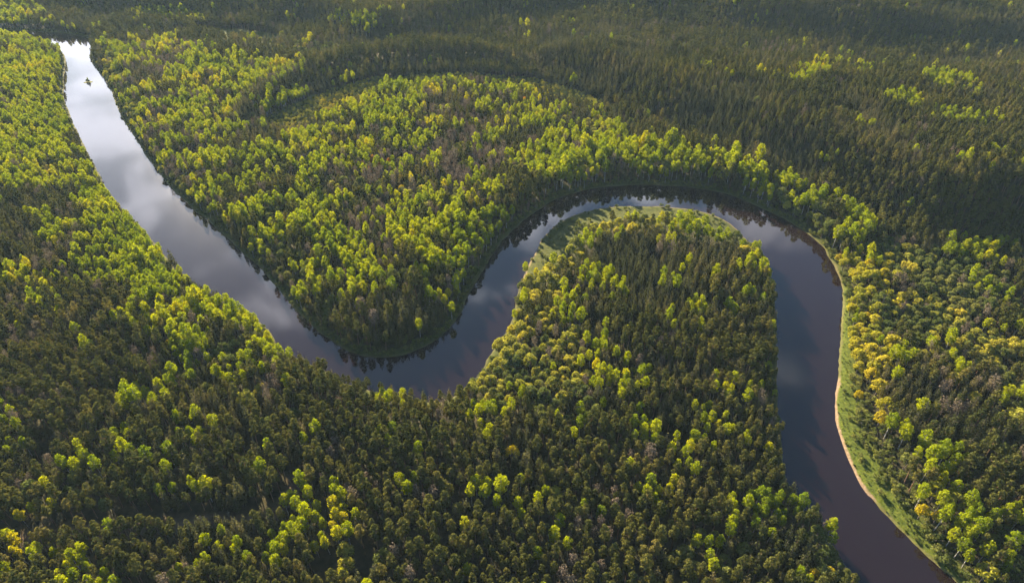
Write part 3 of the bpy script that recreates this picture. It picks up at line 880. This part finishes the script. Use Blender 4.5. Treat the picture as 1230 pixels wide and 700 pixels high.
dx = nd.new('ShaderNodeMath'); dx.operation = 'DIVIDE'; lk.new(sp.outputs[0], dx.inputs[0]); lk.new(mz.outputs[0], dx.inputs[1])
dy = nd.new('ShaderNodeMath'); dy.operation = 'DIVIDE'; lk.new(sp.outputs[1], dy.inputs[0]); lk.new(mz.outputs[0], dy.inputs[1])
cb = nd.new('ShaderNodeCombineXYZ'); lk.new(dx.outputs[0], cb.inputs[0]); lk.new(dy.outputs[0], cb.inputs[1])
cn = nd.new('ShaderNodeTexNoise'); cn.inputs['Scale'].default_value = 2.9; cn.inputs['Detail'].default_value = 8; cn.inputs['Roughness'].default_value = .55; cn.inputs['Distortion'].default_value = .4
lk.new(cb.outputs[0], cn.inputs['Vector'])
cr = nd.new('ShaderNodeMapRange'); cr.interpolation_type = 'SMOOTHSTEP'; cr.inputs[1].default_value = .52; cr.inputs[2].default_value = .70
# the cloud bank lies low ahead; the sky overhead is mostly clear
sg = nd.new('ShaderNodeMapRange'); sg.inputs[1].default_value = .95; sg.inputs[2].default_value = 2.0; sg.inputs[3].default_value = -.09; sg.inputs[4].default_value = .15
lk.new(dy.outputs[0], sg.inputs[0])
sa_ = nd.new('ShaderNodeMath'); sa_.operation = 'ADD'; lk.new(cn.outputs['Fac'], sa_.inputs[0]); lk.new(sg.outputs[0], sa_.inputs[1])
lk.new(sa_.outputs[0], cr.inputs[0])
mx = nd.new('ShaderNodeMix'); mx.data_type = 'RGBA'
lk.new(cr.outputs[0], mx.inputs[0]); lk.new(sky.outputs[0], mx.inputs[6]); 
# clouds are lit from behind: bright towards the sun, dim lavender grey away from it
vd = nd.new('ShaderNodeVectorMath'); vd.operation = 'DOT_PRODUCT'
vd.inputs[1].default_value = (-math.sin(R(SUN_AZ)) * math.cos(R(SUN_EL)), math.cos(R(SUN_AZ)) * math.cos(R(SUN_EL)), math.sin(R(SUN_EL)))
lk.new(tc.outputs['Generated'], vd.inputs[0])
gl = nd.new('ShaderNodeMapRange'); gl.interpolation_type = 'SMOOTHSTEP'; gl.inputs[1].default_value = .5; gl.inputs[2].default_value = .92; gl.inputs[3].default_value = 4.5; gl.inputs[4].default_value = 17.5
lk.new(vd.outputs['Value'], gl.inputs[0])
cc = nd.new('ShaderNodeVectorMath'); cc.operation = 'SCALE'; cc.inputs[0].default_value = (.93, .95, 1.08)
lk.new(gl.outputs[0], cc.inputs['Scale']); lk.new(cc.outputs[0], mx.inputs[7])
lk.new(mx.outputs[2], bg.inputs[0]); lk.new(bg.outputs[0], out.inputs[0])

sl = bpy.data.lights.new('sun', 'SUN'); sl.energy = 5.0; sl.angle = R(.55); sl.color = (1.0, .82, .53)
so = bpy.data.objects.new('sun', sl); COL.objects.link(so)
import mathutils
el, az = R(SUN_EL), R(SUN_AZ)
to_sun = mathutils.Vector((-math.sin(az) * math.cos(el), math.cos(az) * math.cos(el), math.sin(el)))
so.rotation_euler = to_sun.to_track_quat('Z', 'Y').to_euler()
so.location = (0, 0, 400)

sc.view_settings.view_transform = 'Standard'
sc.view_settings.look = 'None'
sc.view_settings.exposure = 2.6
sc.view_settings.gamma = 1
sc.cycles.max_bounces = 5
sc.cycles.diffuse_bounces = 3
sc.cycles.transmission_bounces = 4
sc.cycles.volume_bounces = 0
sc.cycles.use_denoising = True
